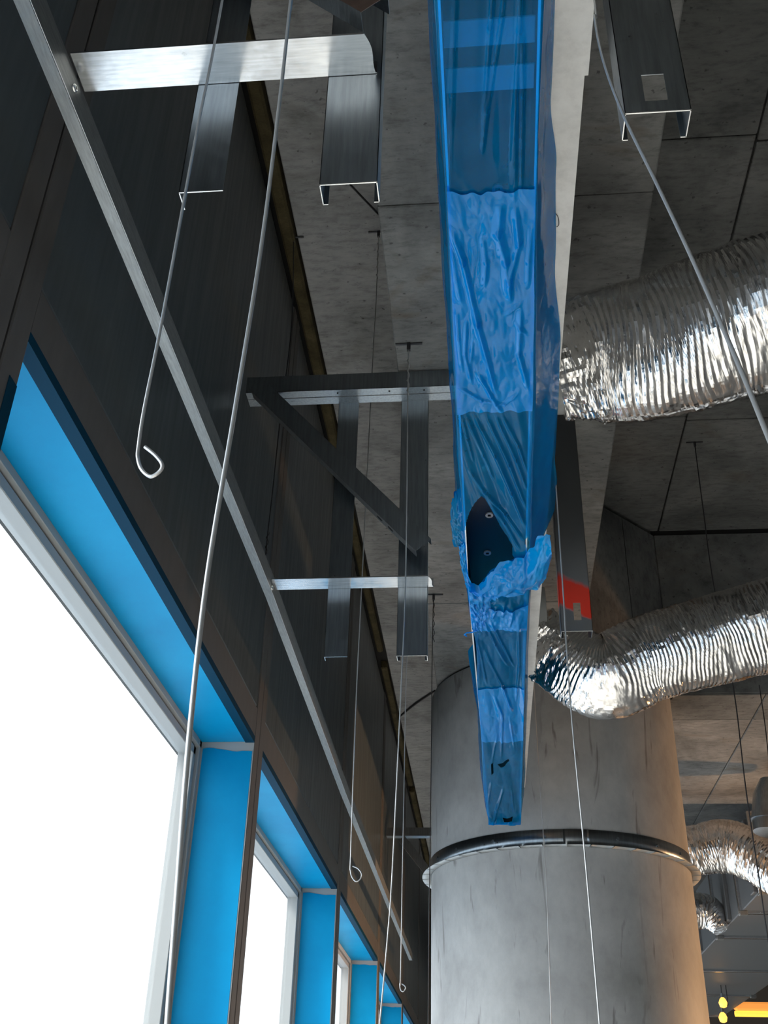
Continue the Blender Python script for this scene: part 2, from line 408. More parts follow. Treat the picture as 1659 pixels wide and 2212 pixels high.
# ------------------------------------------------------------------ facade
wall = sroot('wall_left', (XW, 3, 0))
I0, I1 = -2, 6
for i in range(I0, I1 + 1):
    s0 = SEAM0 + PITCH * i; s1 = s0 + PITCH; g = .004
    # posts either side of the joint, standing a little proud of the panel
    MB().bbox(XW - .12, XW, s0 + g, s0 + HALF, ZF + .05, ZS - .06, .003).build('mullion_half', M['frame'], wall)
    MB().bbox(XW - .12, XW, s1 - HALF, s1 - g, ZF + .05, ZS - .06, .003).build('mullion_half', M['frame'], wall)
    MB().bbox(XW - .12, XW - .0015, s0 + HALF - .001, s1 - HALF + .001, ZH, ZT - .004, .003).build('transom', M['frame'], wall)
    MB().bbox(XW - .10, XW - .004, s0 + HALF - .001, s1 - HALF + .001, ZT, ZS - .07, .004).build('spandrel_panel', M['panel'], wall)
    MB().box(XW - .13, XW - .03, s0 - g - .001, s0 + g + .001, ZF + .05, ZS - .06).build('joint_gasket', M['gap'], wall)
    MB().box(XW - .13, XW - .025, s0 + HALF, s1 - HALF, ZT - .006, ZT + .002).build('joint_gasket', M['gap'], wall)
MB().box(XO - .15, XW - .1, YN, YFAR, ZH + .03, ZS + .1).build('backing_wall', M['gap'], wall)
MB().box(XO - .15, XW - .02, YN, YFAR, ZF, ZF + .06).build('sill_kerb', M['frame'], wall)
# mineral wool strip in the gap at the top of the wall
for y0, y1, d in ((-2, 1.9, 0), (2.0, 5.2, .004), (5.35, 7.6, -.004), (7.9, 11.0, 0), (11.2, 16, .004)):
    MB().bbox(XW + .004, -.775 + d, y0, y1, ZS - .035, ZS + .05, .01).build('mineral_wool', M['insul'], wall)

def wavy_sheet(name, parent, mat, fn, nu, nv, thick=(0, 0, 0)):
    mb = MB(); vs = []
    for j in range(nv + 1):
        for i in range(nu + 1): vs.append(fn(i / nu, j / nv))
    fs = [(j * (nu + 1) + i, j * (nu + 1) + i + 1, (j + 1) * (nu + 1) + i + 1, (j + 1) * (nu + 1) + i) for j in range(nv) for i in range(nu)]
    mb.add(vs, fs, True); return mb.build(name, mat, parent)

for k, i in enumerate(range(I0, I1 + 1)):
    y0 = SEAM0 + PITCH * i + HALF; y1 = y0 + PITCH - 2 * HALF; zb0 = ZF + .06
    w = sroot('window_%d' % (k + 1), (XO, (y0 + y1) / 2, ZF + .06))
    # reveals
    MB().box(XO - .02, XW - .026, y0 - .03, y1 + .03, ZH + .001, ZH + .03).build('head_reveal', M['alu'], w)
    MB().box(XW - .034, XW - .001, y0, y1, ZH - .004, ZH + .02).build('head_lip', M['navy'], w)
    MB().box(XO - .02, XW - .002, y1 - .0008, y1 + .03, zb0, ZH).build('jamb', M['alu'], w)
    MB().box(XO - .02, XW - .002, y0 - .03, y0 + .0008, zb0, ZH).build('jamb', M['alu'], w)
    # film: head, far jamb (stopping short of the head with a hand-cut edge), near jamb
    sd = i * 3.1
    wavy_sheet('blue_film', w, M['bfilm'], lambda u, v: (XO + .004 + (XW - .032 - XO) * u, y0 + .003 + (y1 - y0 - .006) * v, ZH - .0015 + .001 * fbm(u * 3 + sd, v * 6)), 6, 40)
    wavy_sheet('blue_film', w, M['bfilm'], lambda u, v: (XO + .012 + (XW - .006 - XO - .012) * u, y1 - .0024 + .0006 * fbm(u * 4, v * 9, sd), zb0 + (ZH - .036 - zb0 + .008 * fbm(u * 2.2 + sd, 0) + .010 * (1 - u)) * v), 10, 30)
    wavy_sheet('blue_film', w, M['bfilm'], lambda u, v: (XO + .012 + (XW - .006 - XO - .012) * u, y0 + .0022, zb0 + (ZH - .03 - zb0 + .008 * fbm(u * 2.2 - sd, 0)) * v), 10, 10)
    # sash: outer frame, inner bead, gasket, pane
    def rect_frame(a, bt, x0, x1):
        mbf = MB()
        mbf.bbox(x0, x1, y0 + a, y1 - a, ZH - a - bt, ZH - a, .002); mbf.bbox(x0, x1, y0 + a, y1 - a, zb0 + a, zb0 + a + bt, .002)
        mbf.bbox(x0, x1, y0 + a, y0 + a + bt, zb0 + a, ZH - a, .002); mbf.bbox(x0, x1, y1 - a - bt, y1 - a, zb0 + a, ZH - a, .002); return mbf
    rect_frame(0, .026, XO - .06, XO + .006).build('sash', M['alu'], w)
    rect_frame(.026, .007, XO - .06, XO - .012).build('gasket', M['seal'], w)
    rect_frame(.033, .030, XO - .06, XO - .004).build('glazing_bead', M['alu'], w)
    MB().box(XO - .045, XO - .041, y0 + .06, y1 - .06, zb0 + .06, ZH - .06).build('pane', M['glass'], w)
# film folded back over the post beside the nearest full window
yy = SEAM0 + HALF
o = MB().box(XW, XW + .0012, yy - .035, yy - .002, .45, 1.19).build('blue_film', M['navy'], bpy.data.objects['window_3'])

# ------------------------------------------------------------------ column
cd = ZB / .398; ca = math.radians(3.59); CXc, CYc, CR = cd * math.sin(ca), cd * math.cos(ca), cd * .11511
colm = root('concrete_column', (CXc, CYc, ZF), 'big round grey concrete column with a galvanised ring collar at the end of the blue-wrapped bar', 'column')
mb = MB(); seg = 96
zl = [ZF, -.6, .2, .8, 1.2, 1.6, 2.0, ZB - .03, ZB - .012]
vs = [(CXc + CR * (1 if j < len(zl) - 1 else .99) * math.cos(2 * math.pi * k / seg), CYc + CR * (1 if j < len(zl) - 1 else .99) * math.sin(2 * math.pi * k / seg), z) for j, z in enumerate(zl) for k in range(seg)]
mb.add(vs, [(j * seg + k, j * seg + (k + 1) % seg, (j + 1) * seg + (k + 1) % seg, (j + 1) * seg + k) for j in range(len(zl) - 1) for k in range(seg)], True)
shaft = mb.build('shaft', M['column'], colm)
mb = MB().tube([(CXc, CYc, ZB - .012), (CXc, CYc, ZB + .01)], CR * .96, seg, False); mb.build('shadow_gap', M['gap'], colm)
# collar: upright band with bolts and lap, notched flange at its foot
z0c, z1c = .2255 * cd, .2392 * cd
mb = MB()
def ring(mb, r0, r1, z0, z1, a0, a1, n):
    vs = []
    for k in range(n + 1):
        a = a0 + (a1 - a0) * k / n; c, s = math.cos(a), math.sin(a)
        vs += [(CXc + r0 * c, CYc + r0 * s, z0), (CXc + r1 * c, CYc + r1 * s, z0), (CXc + r1 * c, CYc + r1 * s, z1), (CXc + r0 * c, CYc + r0 * s, z1)]
    fs = []
    for k in range(n):
        for e in range(4):
            f = (e + 1) % 4; fs.append((4 * k + e, 4 * k + f, 4 * k + 4 + f, 4 * k + 4 + e))
    fs += [(0, 1, 2, 3), (4 * n + 3, 4 * n + 2, 4 * n + 1, 4 * n)]
    mb.add(vs, fs, True)
ring(mb, CR + .001, CR + .005, z0c, z1c, 0, 2 * math.pi, 120)
band = mb.build('collar', M['steel_dull'], colm)
mb = MB(); ring(mb, CR + .005, CR + .008, z0c + .004, z1c, -math.pi / 2 - .02, -math.pi / 2 + .16, 10); mb.build('collar_lap', M['steel_dull'], band)
for k in range(40):
    a = 2 * math.pi * k / 40
    mb = MB(); ring(mb, CR + .004, CR + .048, z0c - .002, z0c, a + .004, a + 2 * math.pi / 40 - .004, 3)
    mb.build('flange_tab', M['alu'], band)
for a in (-2.75, -2.45, -2.1, -1.72, -1.2, -.85, -.55, -.2):
    c, s = math.cos(a), math.sin(a); zc = (z0c + z1c) / 2 + .006
    MB().tube([(CXc + (CR + .004) * c, CYc + (CR + .004) * s, zc), (CXc + (CR + .012) * c, CYc + (CR + .012) * s, zc)], .008, 10).build('bolt', M['steel_dull'], band)

# ------------------------------------------------------------------ hung steel framing
T = .0012
def stud(name, x0, x1, y, z0, z1, fl, lip, mat, label, hole=None, right=True, left=True, group=None):
    """C-stud hanging open to the far side: web towards the camera"""
    rt = root(name, ((x0 + x1) / 2, y, z0), label, 'stud', group)
    wb_ = MB()
    if hole:
        zc, hw, hh, xc = hole; c = .004
        wb_.box(x0, x1, y, y + T, z0, zc - hh); wb_.box(x0, x1, y, y + T, zc + hh, z1)
        wb_.box(x0, xc - hw, y, y + T, zc - hh, zc + hh); wb_.box(xc + hw, x1, y, y + T, zc - hh, zc + hh)
    else: wb_.box(x0, x1, y, y + T, z0, z1)
    wb_.build('web', mat, rt)
    for s, on, xx_ in ((1, left, x0), (-1, right, x1)):
        if not on: continue
        path = [(0, 0), (0, fl), (s * lip, fl)] if lip else [(0, 0), (0, fl)]
        MB().strip(path if s > 0 else path, -T * s, (1, 0, 0), (0, 1, 0), (xx_, y, z0), (0, 0, z1 - z0)).build('flange', mat, rt)
    # bright cut edge at the foot
    eb = MB().box(x0, x1, y - .0004, y + T + .0004, z0 - .0006, z0 + .0012)
    for on, xx_, s in ((left, x0, 1), (right, x1, -1)):
        if on:
            eb.box(min(xx_, xx_ + s * T * 1.3), max(xx_, xx_ + s * T * 1.3), y, y + fl, z0 - .0006, z0 + .0012)
            if lip: eb.box(min(xx_, xx_ + s * lip), max(xx_, xx_ + s * lip), y + fl - T, y + fl + .0004, z0 - .0006, z0 + .0012)
    eb.build('cut_edge', M['screw'], rt)
    return rt
Y1, Y2, Y5 = 1.143, 2.953, 8.72
ZST = 1.32
stud('steel_stud', -.239, -.147, Y1, ZST, ZB - .07, .041, .009, M['steel_dull'], 'nearest grey C-shaped metal stud hanging beside the torn end of the upper cross track')
stud('steel_angle_stud', -.466, -.394, Y1, ZST, ZB - .07, .036, 0, M['steel_dull'], 'L-shaped shiny metal stud hanging in front of the dark wall under the upper track', right=False)
stud('steel_stud', -.262, -.169, Y2, ZST, ZB - .075, .038, .009, M['steel_dull'], 'C-shaped metal stud hanging under the small lower cross track, nearer the blue bar')
stud('steel_angle_stud', -.483, -.412, Y2, ZST, ZB - .075, .028, 0, M['steel_dull'], 'L-shaped metal stud hanging under the small lower cross track, nearer the dark wall', right=False)
stud('steel_stud', .226, .321, 1.042, ZST, ZB, .048, .009, M['steel_dull'], 'wide metal stud with a square punched hole at the upper right', hole=(1.375, .0165, .030, .274))
stud('steel_stud', .223, .312, 2.80, ZST, ZB, .046, .009, M['stud_red'], 'metal stud sprayed with red paint right of the blue bar', hole=(1.383, .0105, .028, .272))

def cross_track(y1, xl, xr, z, dep, label):
    rt = root('cross_track', ((xl + xr) / 2, y1, z), label, 'track')
    # underside with a torn right end, small upright legs
    mbt = MB(); n = 8; vs = []; 
    for j in range(n + 1):
        t = j / n; y = y1 - dep + dep * t
        vs += [(xl, y, z), (xr - .006 + .016 * t + .004 * math.sin(t * 5), y, z)]
    top_ = [(x, y, zz_ + T) for x, y, zz_ in vs]; m_ = len(vs)
    fs = [(2 * j, 2 * j + 2, 2 * j + 3, 2 * j + 1) for j in range(n)] + [(m_ + 2 * j, m_ + 2 * j + 1, m_ + 2 * j + 3, m_ + 2 * j + 2) for j in range(n)]
    fs += [(2 * j + 1, 2 * j + 3, m_ + 2 * j + 3, m_ + 2 * j + 1) for j in range(n)] + [(0, 1, m_ + 1, m_), (2 * n, m_ + 2 * n, m_ + 2 * n + 1, 2 * n + 1)]
    mbt.add(vs + top_, fs).build('web', M['steel'], rt)
    MB().box(xl, xr - .008, y1 - dep, y1 - dep + T, z + T, z + .004).build('flange', M['steel'], rt)
    MB().box(xl, xr + .008, y1 - T, y1, z + T, z + .030).build('flange', M['steel'], rt)
    return rt
cross_track(Y1 - .001, -.668, -.163, 1.588, .075, 'wide bright horizontal metal track with a torn end near the top')
cross_track(Y2 - .001, -.652, -.158, 1.552, .070, 'small bright horizontal metal track below the diagonal brace')

# angle strip along the facade side of the tracks
rt = root('angle_strip', (-.672, 5, 1.535), 'long thin galvanised angle running diagonally down across the dark wall', 'angle strip')
YS0, YS1 = -1.5, 9.75
def sx(y): return -.676 + (.022 * (1 - abs(y - 2.9) / 2.2) if abs(y - 2.9) < 2.2 else 0)
yst = [YS0, .8, 1.3, 2.0, 2.6, 2.95, 3.3, 4.0, 5.0, 6.5, YS1]
for nm, prof in (('bottom_leg', lambda x, z: [(x - .026, z), (x, z), (x, z + T), (x - .026, z + T)]), ('upright_leg', lambda x, z: [(x, z), (x, z + .060), (x - T, z + .060), (x - T, z)])):
    mbs = MB(); vs = []
    for y in yst:
        vs += [(x, y, z) for x, z in prof(sx(y), 1.528)]
    fs = [(4 * j + e, 4 * j + (e + 1) % 4, 4 * j + 4 + (e + 1) % 4, 4 * j + 4 + e) for j in range(len(yst) - 1) for e in range(4)] + [(3, 2, 1, 0), tuple(4 * (len(yst) - 1) + e for e in range(4))]
    mbs.add(vs, fs).build(nm, M['steel_strip'], rt)
mbs = MB(); vs = []
for y in yst: mbs_x = sx(y); vs.append((mbs_x + .0008, y, 1.5272))
mbs.tube(vs, .0011, 6).build('folded_edge', M['alu_edge'], rt)
for (u_, v_) in ((160, 190), (587, 1270)):
    x = sx(at_x(u_, v_, -.67).y); q_ = at_x(u_, v_, x); yy_, zz_ = q_.y, q_.z
    s_ = MB().tube([(x, yy_, zz_), (x + .0025, yy_, zz_), (x + .0045, yy_, zz_)], [.0078, .0075, .0050], 16).build('screw', M['screw'], rt)
    MB().box(x + .0044, x + .0048, yy_ - .0032, yy_ + .0032, zz_ - .0007, zz_ + .0007).box(x + .0044, x + .0048, yy_ - .0007, yy_ + .0007, zz_ - .0032, zz_ + .0032).build('cross_slot', M['screw_dark'], s_)

def head_channel(y, xl, xr, z0, z1, label):
    rt = root('head_channel', ((xl + xr) / 2, y, z0), label, 'channel')
    MB().box(xl, xr, y - .078, y - .078 + T, z0, z1).build('front_web', M['steel_dull'], rt)
    MB().box(xl, xr, y - .078, y - .042, z0, z0 + T).build('bottom_flange', M['steel_dull'], rt)
    MB().box(xl, xr, y - .038, y, z0, z0 + T).build('bottom_flange', M['steel_dull'], rt)
    MB().box(xl, xr, y - .044, y - .036, z0 + .006, z0 + .008).build('groove', M['gap'], rt)
    for x in (xl + .32, xl + .50, xl + .62):
        MB().tube([(x, y - .06, z0), (x, y - .06, z0 - .002)], .003, 8).build('screw', M['screw_dark'], rt)
    return rt
head_channel(Y1, -.80, .15, ZB - .072, ZB - .006, 'horizontal metal channel under the beam above the near pair of studs')
head_channel(Y2, -.80, .15, ZB - .075, ZB - .006, 'dark horizontal metal channel fixed under the concrete beam above the diagonal brace')
head_channel(Y5, -.82, .0, ZB - .07, ZB - .004, 'far metal channel seen left of the column top')
stud('steel_stud', -.26, -.17, Y5, 1.36, ZB - .075, .041, .009, M['steel_dull'], 'far metal stud just left of the column collar')

M['steel_red_reflect'] = mat_steel('red_reflection_steel', (.36, .25, .21), .34, (6, 6, 6))  # reddish reflection on the brace web, put into the steel colour
def brace(y, p0, p1, label, mat=None, web=None):
    """L-section from p0 (x,z) down to p1 (x,z): upright face to the camera, narrow underside"""
    rt = root('diagonal_brace', ((p0[0] + p1[0]) / 2, y, (p0[1] + p1[1]) / 2), label, 'brace')
    A = Vector((p0[0], y, p0[1])); B = Vector((p1[0], y, p1[1])); d = B - A; nrm = Vector((-d.z, 0, d.x)).normalized()
    if nrm.z < 0: nrm = -nrm
    MB().strip([(0, 0), (.062, 0)], T, nrm, (0, 1, 0), A, d).build('web', web or M['steel_dull'], rt)
    fl = MB(); L = d.length; e = d.normalized()
    fl.strip([(0, 0), (0, .036)], T, nrm, (0, 1, 0), A, d).build('bottom_flange', mat or M['steel_strip'], rt)
    MB().strip([(.062, 0), (.062, .036)], T, nrm, (0, 1, 0), A, d).build('top_flange', M['steel_dull'], rt)
    for t in (.80, .86):
        c = A + d * t + Vector((0, .018, 0)) - nrm * .0016
        MB().add([c + e * .014 * math.cos(q * math.pi / 6) + Vector((0, 1, 0)) * .007 * math.sin(q * math.pi / 6) for q in range(12)], [tuple(range(12))]).build('punched_hole', M['gap'], rt)
    return rt
brace(Y2 - .085, (-.79, 2.30), (-.20, 1.635), 'dark diagonal metal brace from the dark wall down to the stud')
brace(Y1 - .085, (-.79, 2.26), (-.175, 1.635), 'reddish diagonal metal brace behind the torn end of the upper track', web=M['steel_red_reflect'])
brace(Y5 - .085, (-.72, 2.25), (-.2, 1.62), 'far diagonal metal brace left of the column collar')

# ------------------------------------------------------------------ slot diffuser with its plenum
YE = 5.12; ZBL = 1.414; ZPL = 1.580
TAB = [  # y/z ratio, left edge, left fold, right fold, right edge  (x at unit height 1.2)
 (.30, -.046, -.036, .091, .104), (.644, -.046, -.036, .091, .105), (.813, -.046, -.037, .091, .107), (.854, -.046, -.037, .092, .107), (.954, -.047, -.037, .093, .119), (1.125, -.048, -.038, .099, .126),
 (1.32, -.046, -.039, .103, .144), (1.466, -.044, -.039, .104, .148), (1.62, -.049, -.037, .106, .150), (1.708, -.049, -.036, .108, .158), (1.80, -.042, -.035, .110, .158), (1.90, -.040, -.034, .113, .140), (2.04, -.034, -.030, .113, .120), (2.20, -.025, -.018, .114, .118),
 (2.415, -.026, -.020, .116, .120), (2.473, -.042, -.020, .117, .120), (2.566, -.036, -.018, .118, .122), (2.698, -.022, -.016, .120, .125), (2.805, -.022, -.014, .122, .127), (3.2, -.022, -.012, .126, .130), (3.46, -.014, -.004, .130, .136), (3.62, .0, .004, .132, .135)]
def tab(q):
    for i in range(len(TAB) - 1):
        if q <= TAB[i + 1][0]:
            t = max(0, (q - TAB[i][0]) / (TAB[i + 1][0] - TAB[i][0])); t = t * t * (3 - 2 * t)
            return [TAB[i][k] + (TAB[i + 1][k] - TAB[i][k]) * t for k in range(1, 5)]
    return list(TAB[-1][1:])
def bar_x(y):      # straight slot frame, slightly skewed to the facade: left and right walls at height ZBL
    t = (y - .8) / (YE - .8); t2 = max(0, (y - 2.65) / (YE - 2.65)); return -.040 + .046 * t2, .103 + .047 * t
YB0 = -.6
dif = root('slot_diffuser', (.05, 2.2, ZBL), 'long black slot diffuser under a pale grey plenum, behind the blue plastic', 'air diffuser')
def skew_box(name, mat, parent, fx0, fx1, z0, z1, y0=YB0, y1=YE):
    st_ = [y0] + ([2.65] if y0 < 2.65 < y1 else []) + [y1]; vs = []; fs = [(0, 1, 3, 2)]
    for y in st_:
        for z in (z0, z1): vs += [(fx0(y), y, z), (fx1(y), y, z)]
    for j in range(len(st_) - 1):
        k = 4 * j; fs += [(k, k + 4, k + 5, k + 1), (k + 2, k + 3, k + 7, k + 6), (k, k + 2, k + 6, k + 4), (k + 1, k + 5, k + 7, k + 3)]
    k = 4 * (len(st_) - 1); fs.append((k, k + 2, k + 3, k + 1))
    return MB().add(vs, fs).build(name, mat, parent)
skew_box('side_wall', M['black'], dif, lambda y: bar_x(y)[0], lambda y: bar_x(y)[0] + .002, ZBL + .006, ZPL - .006)
skew_box('side_wall', M['black'], dif, lambda y: bar_x(y)[1] - .002, lambda y: bar_x(y)[1], ZBL + .006, ZPL - .006)
skew_box('lip', M['alu_edge'], dif, lambda y: bar_x(y)[0] - .001, lambda y: bar_x(y)[0] + .003, ZBL + .002, ZBL + .0065)
skew_box('lip', M['alu_edge'], dif, lambda y: bar_x(y)[1] - .003, lambda y: bar_x(y)[1] + .001, ZBL + .002, ZBL + .0065)
skew_box('back_plate', M['black'], dif, lambda y: bar_x(y)[0], lambda y: bar_x(y)[1], ZPL - .014, ZPL - .006)
skew_box('end_plate', M['black'], dif, lambda y: bar_x(y)[0], lambda y: bar_x(y)[1], ZBL + .006, ZPL - .006, YE - .004, YE)
for yb in (.2, .985, 1.065, 3.9):          # spreader bars inside the slot
    x0, x1 = bar_x(yb)
    MB().bbox(x0 + .004, x1 - .004, yb - .022, yb + .022, ZBL + .035, ZBL + .040, .001).build('spreader_bar', M['alu'], dif)
for u, v_ in ((1057, 1113), (1053, 1195), (1075, 410), (1080, 660), (1065, 900), (1050, 1010)):
    p = at_z(u, v_, ZPL - .017)
    wz = MB()
    ring_v = []; nseg = 24
    for k in range(nseg):
        a = 2 * math.pi * k / nseg; c, s = math.cos(a), math.sin(a)
        kk = max(abs(c), abs(s)); ring_v += [(p.x + .011 * c, p.y + .013 * s, ZPL - .018), (p.x + .0045 * c / kk, p.y + .0052 * s / kk, ZPL - .018), (p.x + .011 * c, p.y + .013 * s, ZPL - .014)]
    fs = []
    for k in range(nseg):
        j = (k + 1) % nseg; fs += [(3 * k, 3 * k + 1, 3 * j + 1, 3 * j), (3 * k, 3 * j, 3 * j + 2, 3 * k + 2)]
    wz.add(ring_v, fs).build('washer', M['alu'], dif)
# plenum boxes above (two lengths with a visible butt joint)
pr = lambda y: .196 - .0035 * (y - 1)
skew_box('plenum_box', M['plenum'], dif, lambda y: -.03, lambda y: pr(y) + .006, ZPL, ZPL + .50, YB0, ZPL * .738)
skew_box('plenum_box', M['plenum'], dif, lambda y: -.02 + .008 * y, lambda y: pr(y), ZPL + .0015, ZPL + .50, ZPL * .738 + .001, YE - .02)
# duct spigot rings on the plenum side
for (y, z, rr) in ((2.22, 1.80, .115), (3.70, 1.80, .12)):
    MB().tube([(pr(y) - .002, y, z), (pr(y) + .05, y, z)], rr, 32, False).build('spigot', M['alu'], dif)

# ------------------------------------------------------------------ blue plastic wrap
wrap = root('blue_plastic_wrap', (.05, 2.2, ZBL - .01), 'translucent blue plastic film wrapped along the hanging bar, torn open in the middle', 'plastic film')
HOLE_PX = [(1040, 1070), (1027, 1085), (1015, 1105), (1008, 1125), (1004, 1148), (1008, 1200), (1012, 1258), (1020, 1267), (1032, 1266), (1044, 1250), (1062, 1230), (1085, 1217), (1112, 1207), (1106, 1198), (1108, 1182), (1096, 1160), (1082, 1138), (1070, 1115), (1056, 1092), (1047, 1076)]
def topoly(px): return [(p.x, p.y) for p in (at_z(u, v, ZBL) for u, v in px)]
HOLES = [topoly(HOLE_PX), topoly([(1133, 1165), (1142, 1158), (1145, 1195), (1138, 1192)]), topoly([(1061, 1648), (1066, 1645), (1066, 1668), (1062, 1672)]), topoly([(1075, 1650), (1087, 1648), (1099, 1640), (1100, 1645), (1090, 1655), (1082, 1658)]), topoly([(1086, 1766), (1108, 1761), (1106, 1770), (1099, 1772), (1096, 1778), (1090, 1778)])]
def inside(x, y, poly):
    c = False; j = len(poly) - 1
    for i in range(len(poly)):
        xi, yi = poly[i]; xj, yj = poly[j]
        if (yi > y) != (yj > y) and x < (xj - xi) * (y - yi) / (yj - yi) + xi: c = not c
        j = i
    return c
def sstep(a, b, x):
    t = max(0, min(1, (x - a) / (b - a))); return t * t * (3 - 2 * t)
def bell(x, c, w): return math.exp(-((x - c) / w) ** 2)
CREASES = []
def crease(px, w, amp):
    P = [at_z(u, v, ZBL) for u, v in px]
    for i in range(len(P) - 1):
        CREASES.append((P[i].x, P[i].y, P[i + 1].x, P[i + 1].y, w, amp, i == 0, i == len(P) - 2))
for px, w, amp in (
 ([(1066, -60), (1058, 60), (1040, 330)], .006, .006), ([(1092, -60), (1083, 40), (1052, 240), (1040, 340)], .005, .005), ([(1125, -60), (1121, 60), (1102, 400)], .006, .005), ([(1128, 60), (1128, 200), (1125, 430)], .005, .006), ([(1115, 150), (1110, 440)], .010, .007), ([(985, -60), (975, 200), (972, 420)], .006, .004),
 ([(968, 480), (1000, 560), (1030, 690), (1075, 860)], .009, .010), ([(972, 520), (985, 600), (995, 650)], .006, .006), ([(1082, 430), (1075, 500), (1092, 560), (1098, 640)], .012, .008), ([(1112, 440), (1120, 520), (1100, 600), (1102, 650)], .009, .008), ([(1150, 470), (1142, 560), (1140, 620)], .008, .008), ([(985, 660), (990, 730), (998, 800)], .006, .006), ([(1008, 680), (1004, 760), (1020, 830)], .006, .006), ([(1022, 720), (1015, 790)], .005, .005), ([(1085, 680), (1130, 648)], .005, .007), ([(1125, 650), (1120, 760), (1145, 850)], .008, .007), ([(1110, 690), (1140, 720)], .005, .006), ([(1030, 800), (1060, 850), (1085, 890)], .007, .007), ([(985, 830), (1040, 860), (1090, 870), (1120, 845)], .005, .006), ([(1040, 500), (1050, 560), (1045, 620)], .008, .005),
 ([(995, 890), (1010, 950), (1024, 1000)], .005, .006), ([(1005, 895), (1045, 985), (1068, 1040)], .006, .006), ([(1020, 890), (1070, 980), (1105, 1060), (1142, 1150)], .008, .009), ([(1048, 890), (1100, 1000), (1143, 1110)], .006, .008), ([(1068, 890), (1115, 990), (1144, 1070)], .005, .007), ([(1082, 890), (1120, 960), (1145, 1035)], .005, .007), ([(1012, 1010), (1045, 1060), (1090, 1110), (1135, 1170)], .007, .007), ([(1052, 1075), (1090, 1130), (1125, 1190)], .006, .006),
 ([(1042, 1325), (1070, 1390), (1098, 1440)], .007, .008), ([(1056, 1325), (1085, 1390), (1112, 1445)], .006, .007), ([(1022, 1350), (1040, 1420), (1052, 1480)], .006, .007), ([(1090, 1290), (1085, 1330)], .008, .009), ([(1075, 1300), (1060, 1330)], .008, .008), ([(1110, 1300), (1100, 1345)], .007, .008), ([(1045, 1400), (1085, 1480), (1108, 1540)], .008, .008), ([(1036, 1400), (1034, 1490)], .006, .006), ([(1120, 1330), (1122, 1440), (1115, 1520)], .007, .006), ([(1068, 1500), (1085, 1540), (1083, 1640)], .007, .009), ([(1075, 1580), (1062, 1650)], .007, .006), ([(1100, 1540), (1112, 1620)], .006, .006), ([(1062, 1680), (1052, 1750)], .007, .007), ([(1090, 1690), (1072, 1750), (1068, 1775)], .010, .009), ([(1105, 1700), (1110, 1750)], .006, .007)):
    crease(px, w, amp)
def row_creases(y): return [c for c in CREASES if min(c[1], c[3]) - .02 <= y <= max(c[1], c[3]) + .02]
def sag(u, q, y, x, cr):
    """height of the bottom film relative to the lips; u across 0..1, q = y/z"""
    edge = min(1, 7 * u, 7 * (1 - u)); h = 0
    for (ax, ay, bx, by, w, amp, first, last) in cr:
        dx, dy = bx - ax, by - ay; L2 = dx * dx + dy * dy; t = ((x - ax) * dx + (y - ay) * dy) / L2
        tc_ = min(1, max(0, t)); d = math.hypot(x - ax - dx * tc_, y - ay - dy * tc_)
        if d < w:
            f = 1 - d / w
            if first: f *= min(1, max(.0, tc_ * 3 + .1))
            if last: f *= min(1, max(.0, (1 - tc_) * 3 + .1))
            h -= amp * f ** 1.4
    n2 = sstep(.86, .92, q) * sstep(1.36, 1.26, q)
    if n2 > 0: h += n2 * .007 * (ridged(u * 2.6 + .3 * y, y * 4.5, 1.3) - .55)
    n3 = sstep(1.28, 1.36, q) * sstep(1.95, 1.78, q)
    if n3 > 0: h += n3 * .008 * fbm(u * 4.5 - (y - 1.9) * 4.2, y * .8, 4.4, 2)
    n4 = sstep(1.86, 1.94, q) * sstep(2.2, 2.05, q)
    if n4 > 0: h += n4 * (.014 * (ridged(u * 3, y * 7, 5.0) - .6) - .006)
    n5 = sstep(2.05, 2.2, q)
    if n5 > 0: h += n5 * (.009 * fbm(u * 2.6 - (y - 3.0) * 1.6, y * .7, 7.1, 2) + .007 * (ridged(u * 2.2, y * 2.6, 8.0) - .55))
    n1 = sstep(.90, .82, q)
    if n1 > 0: h += n1 * .006 * fbm(u * 3.2, y * .9, 6.6, 2)
    return h * edge
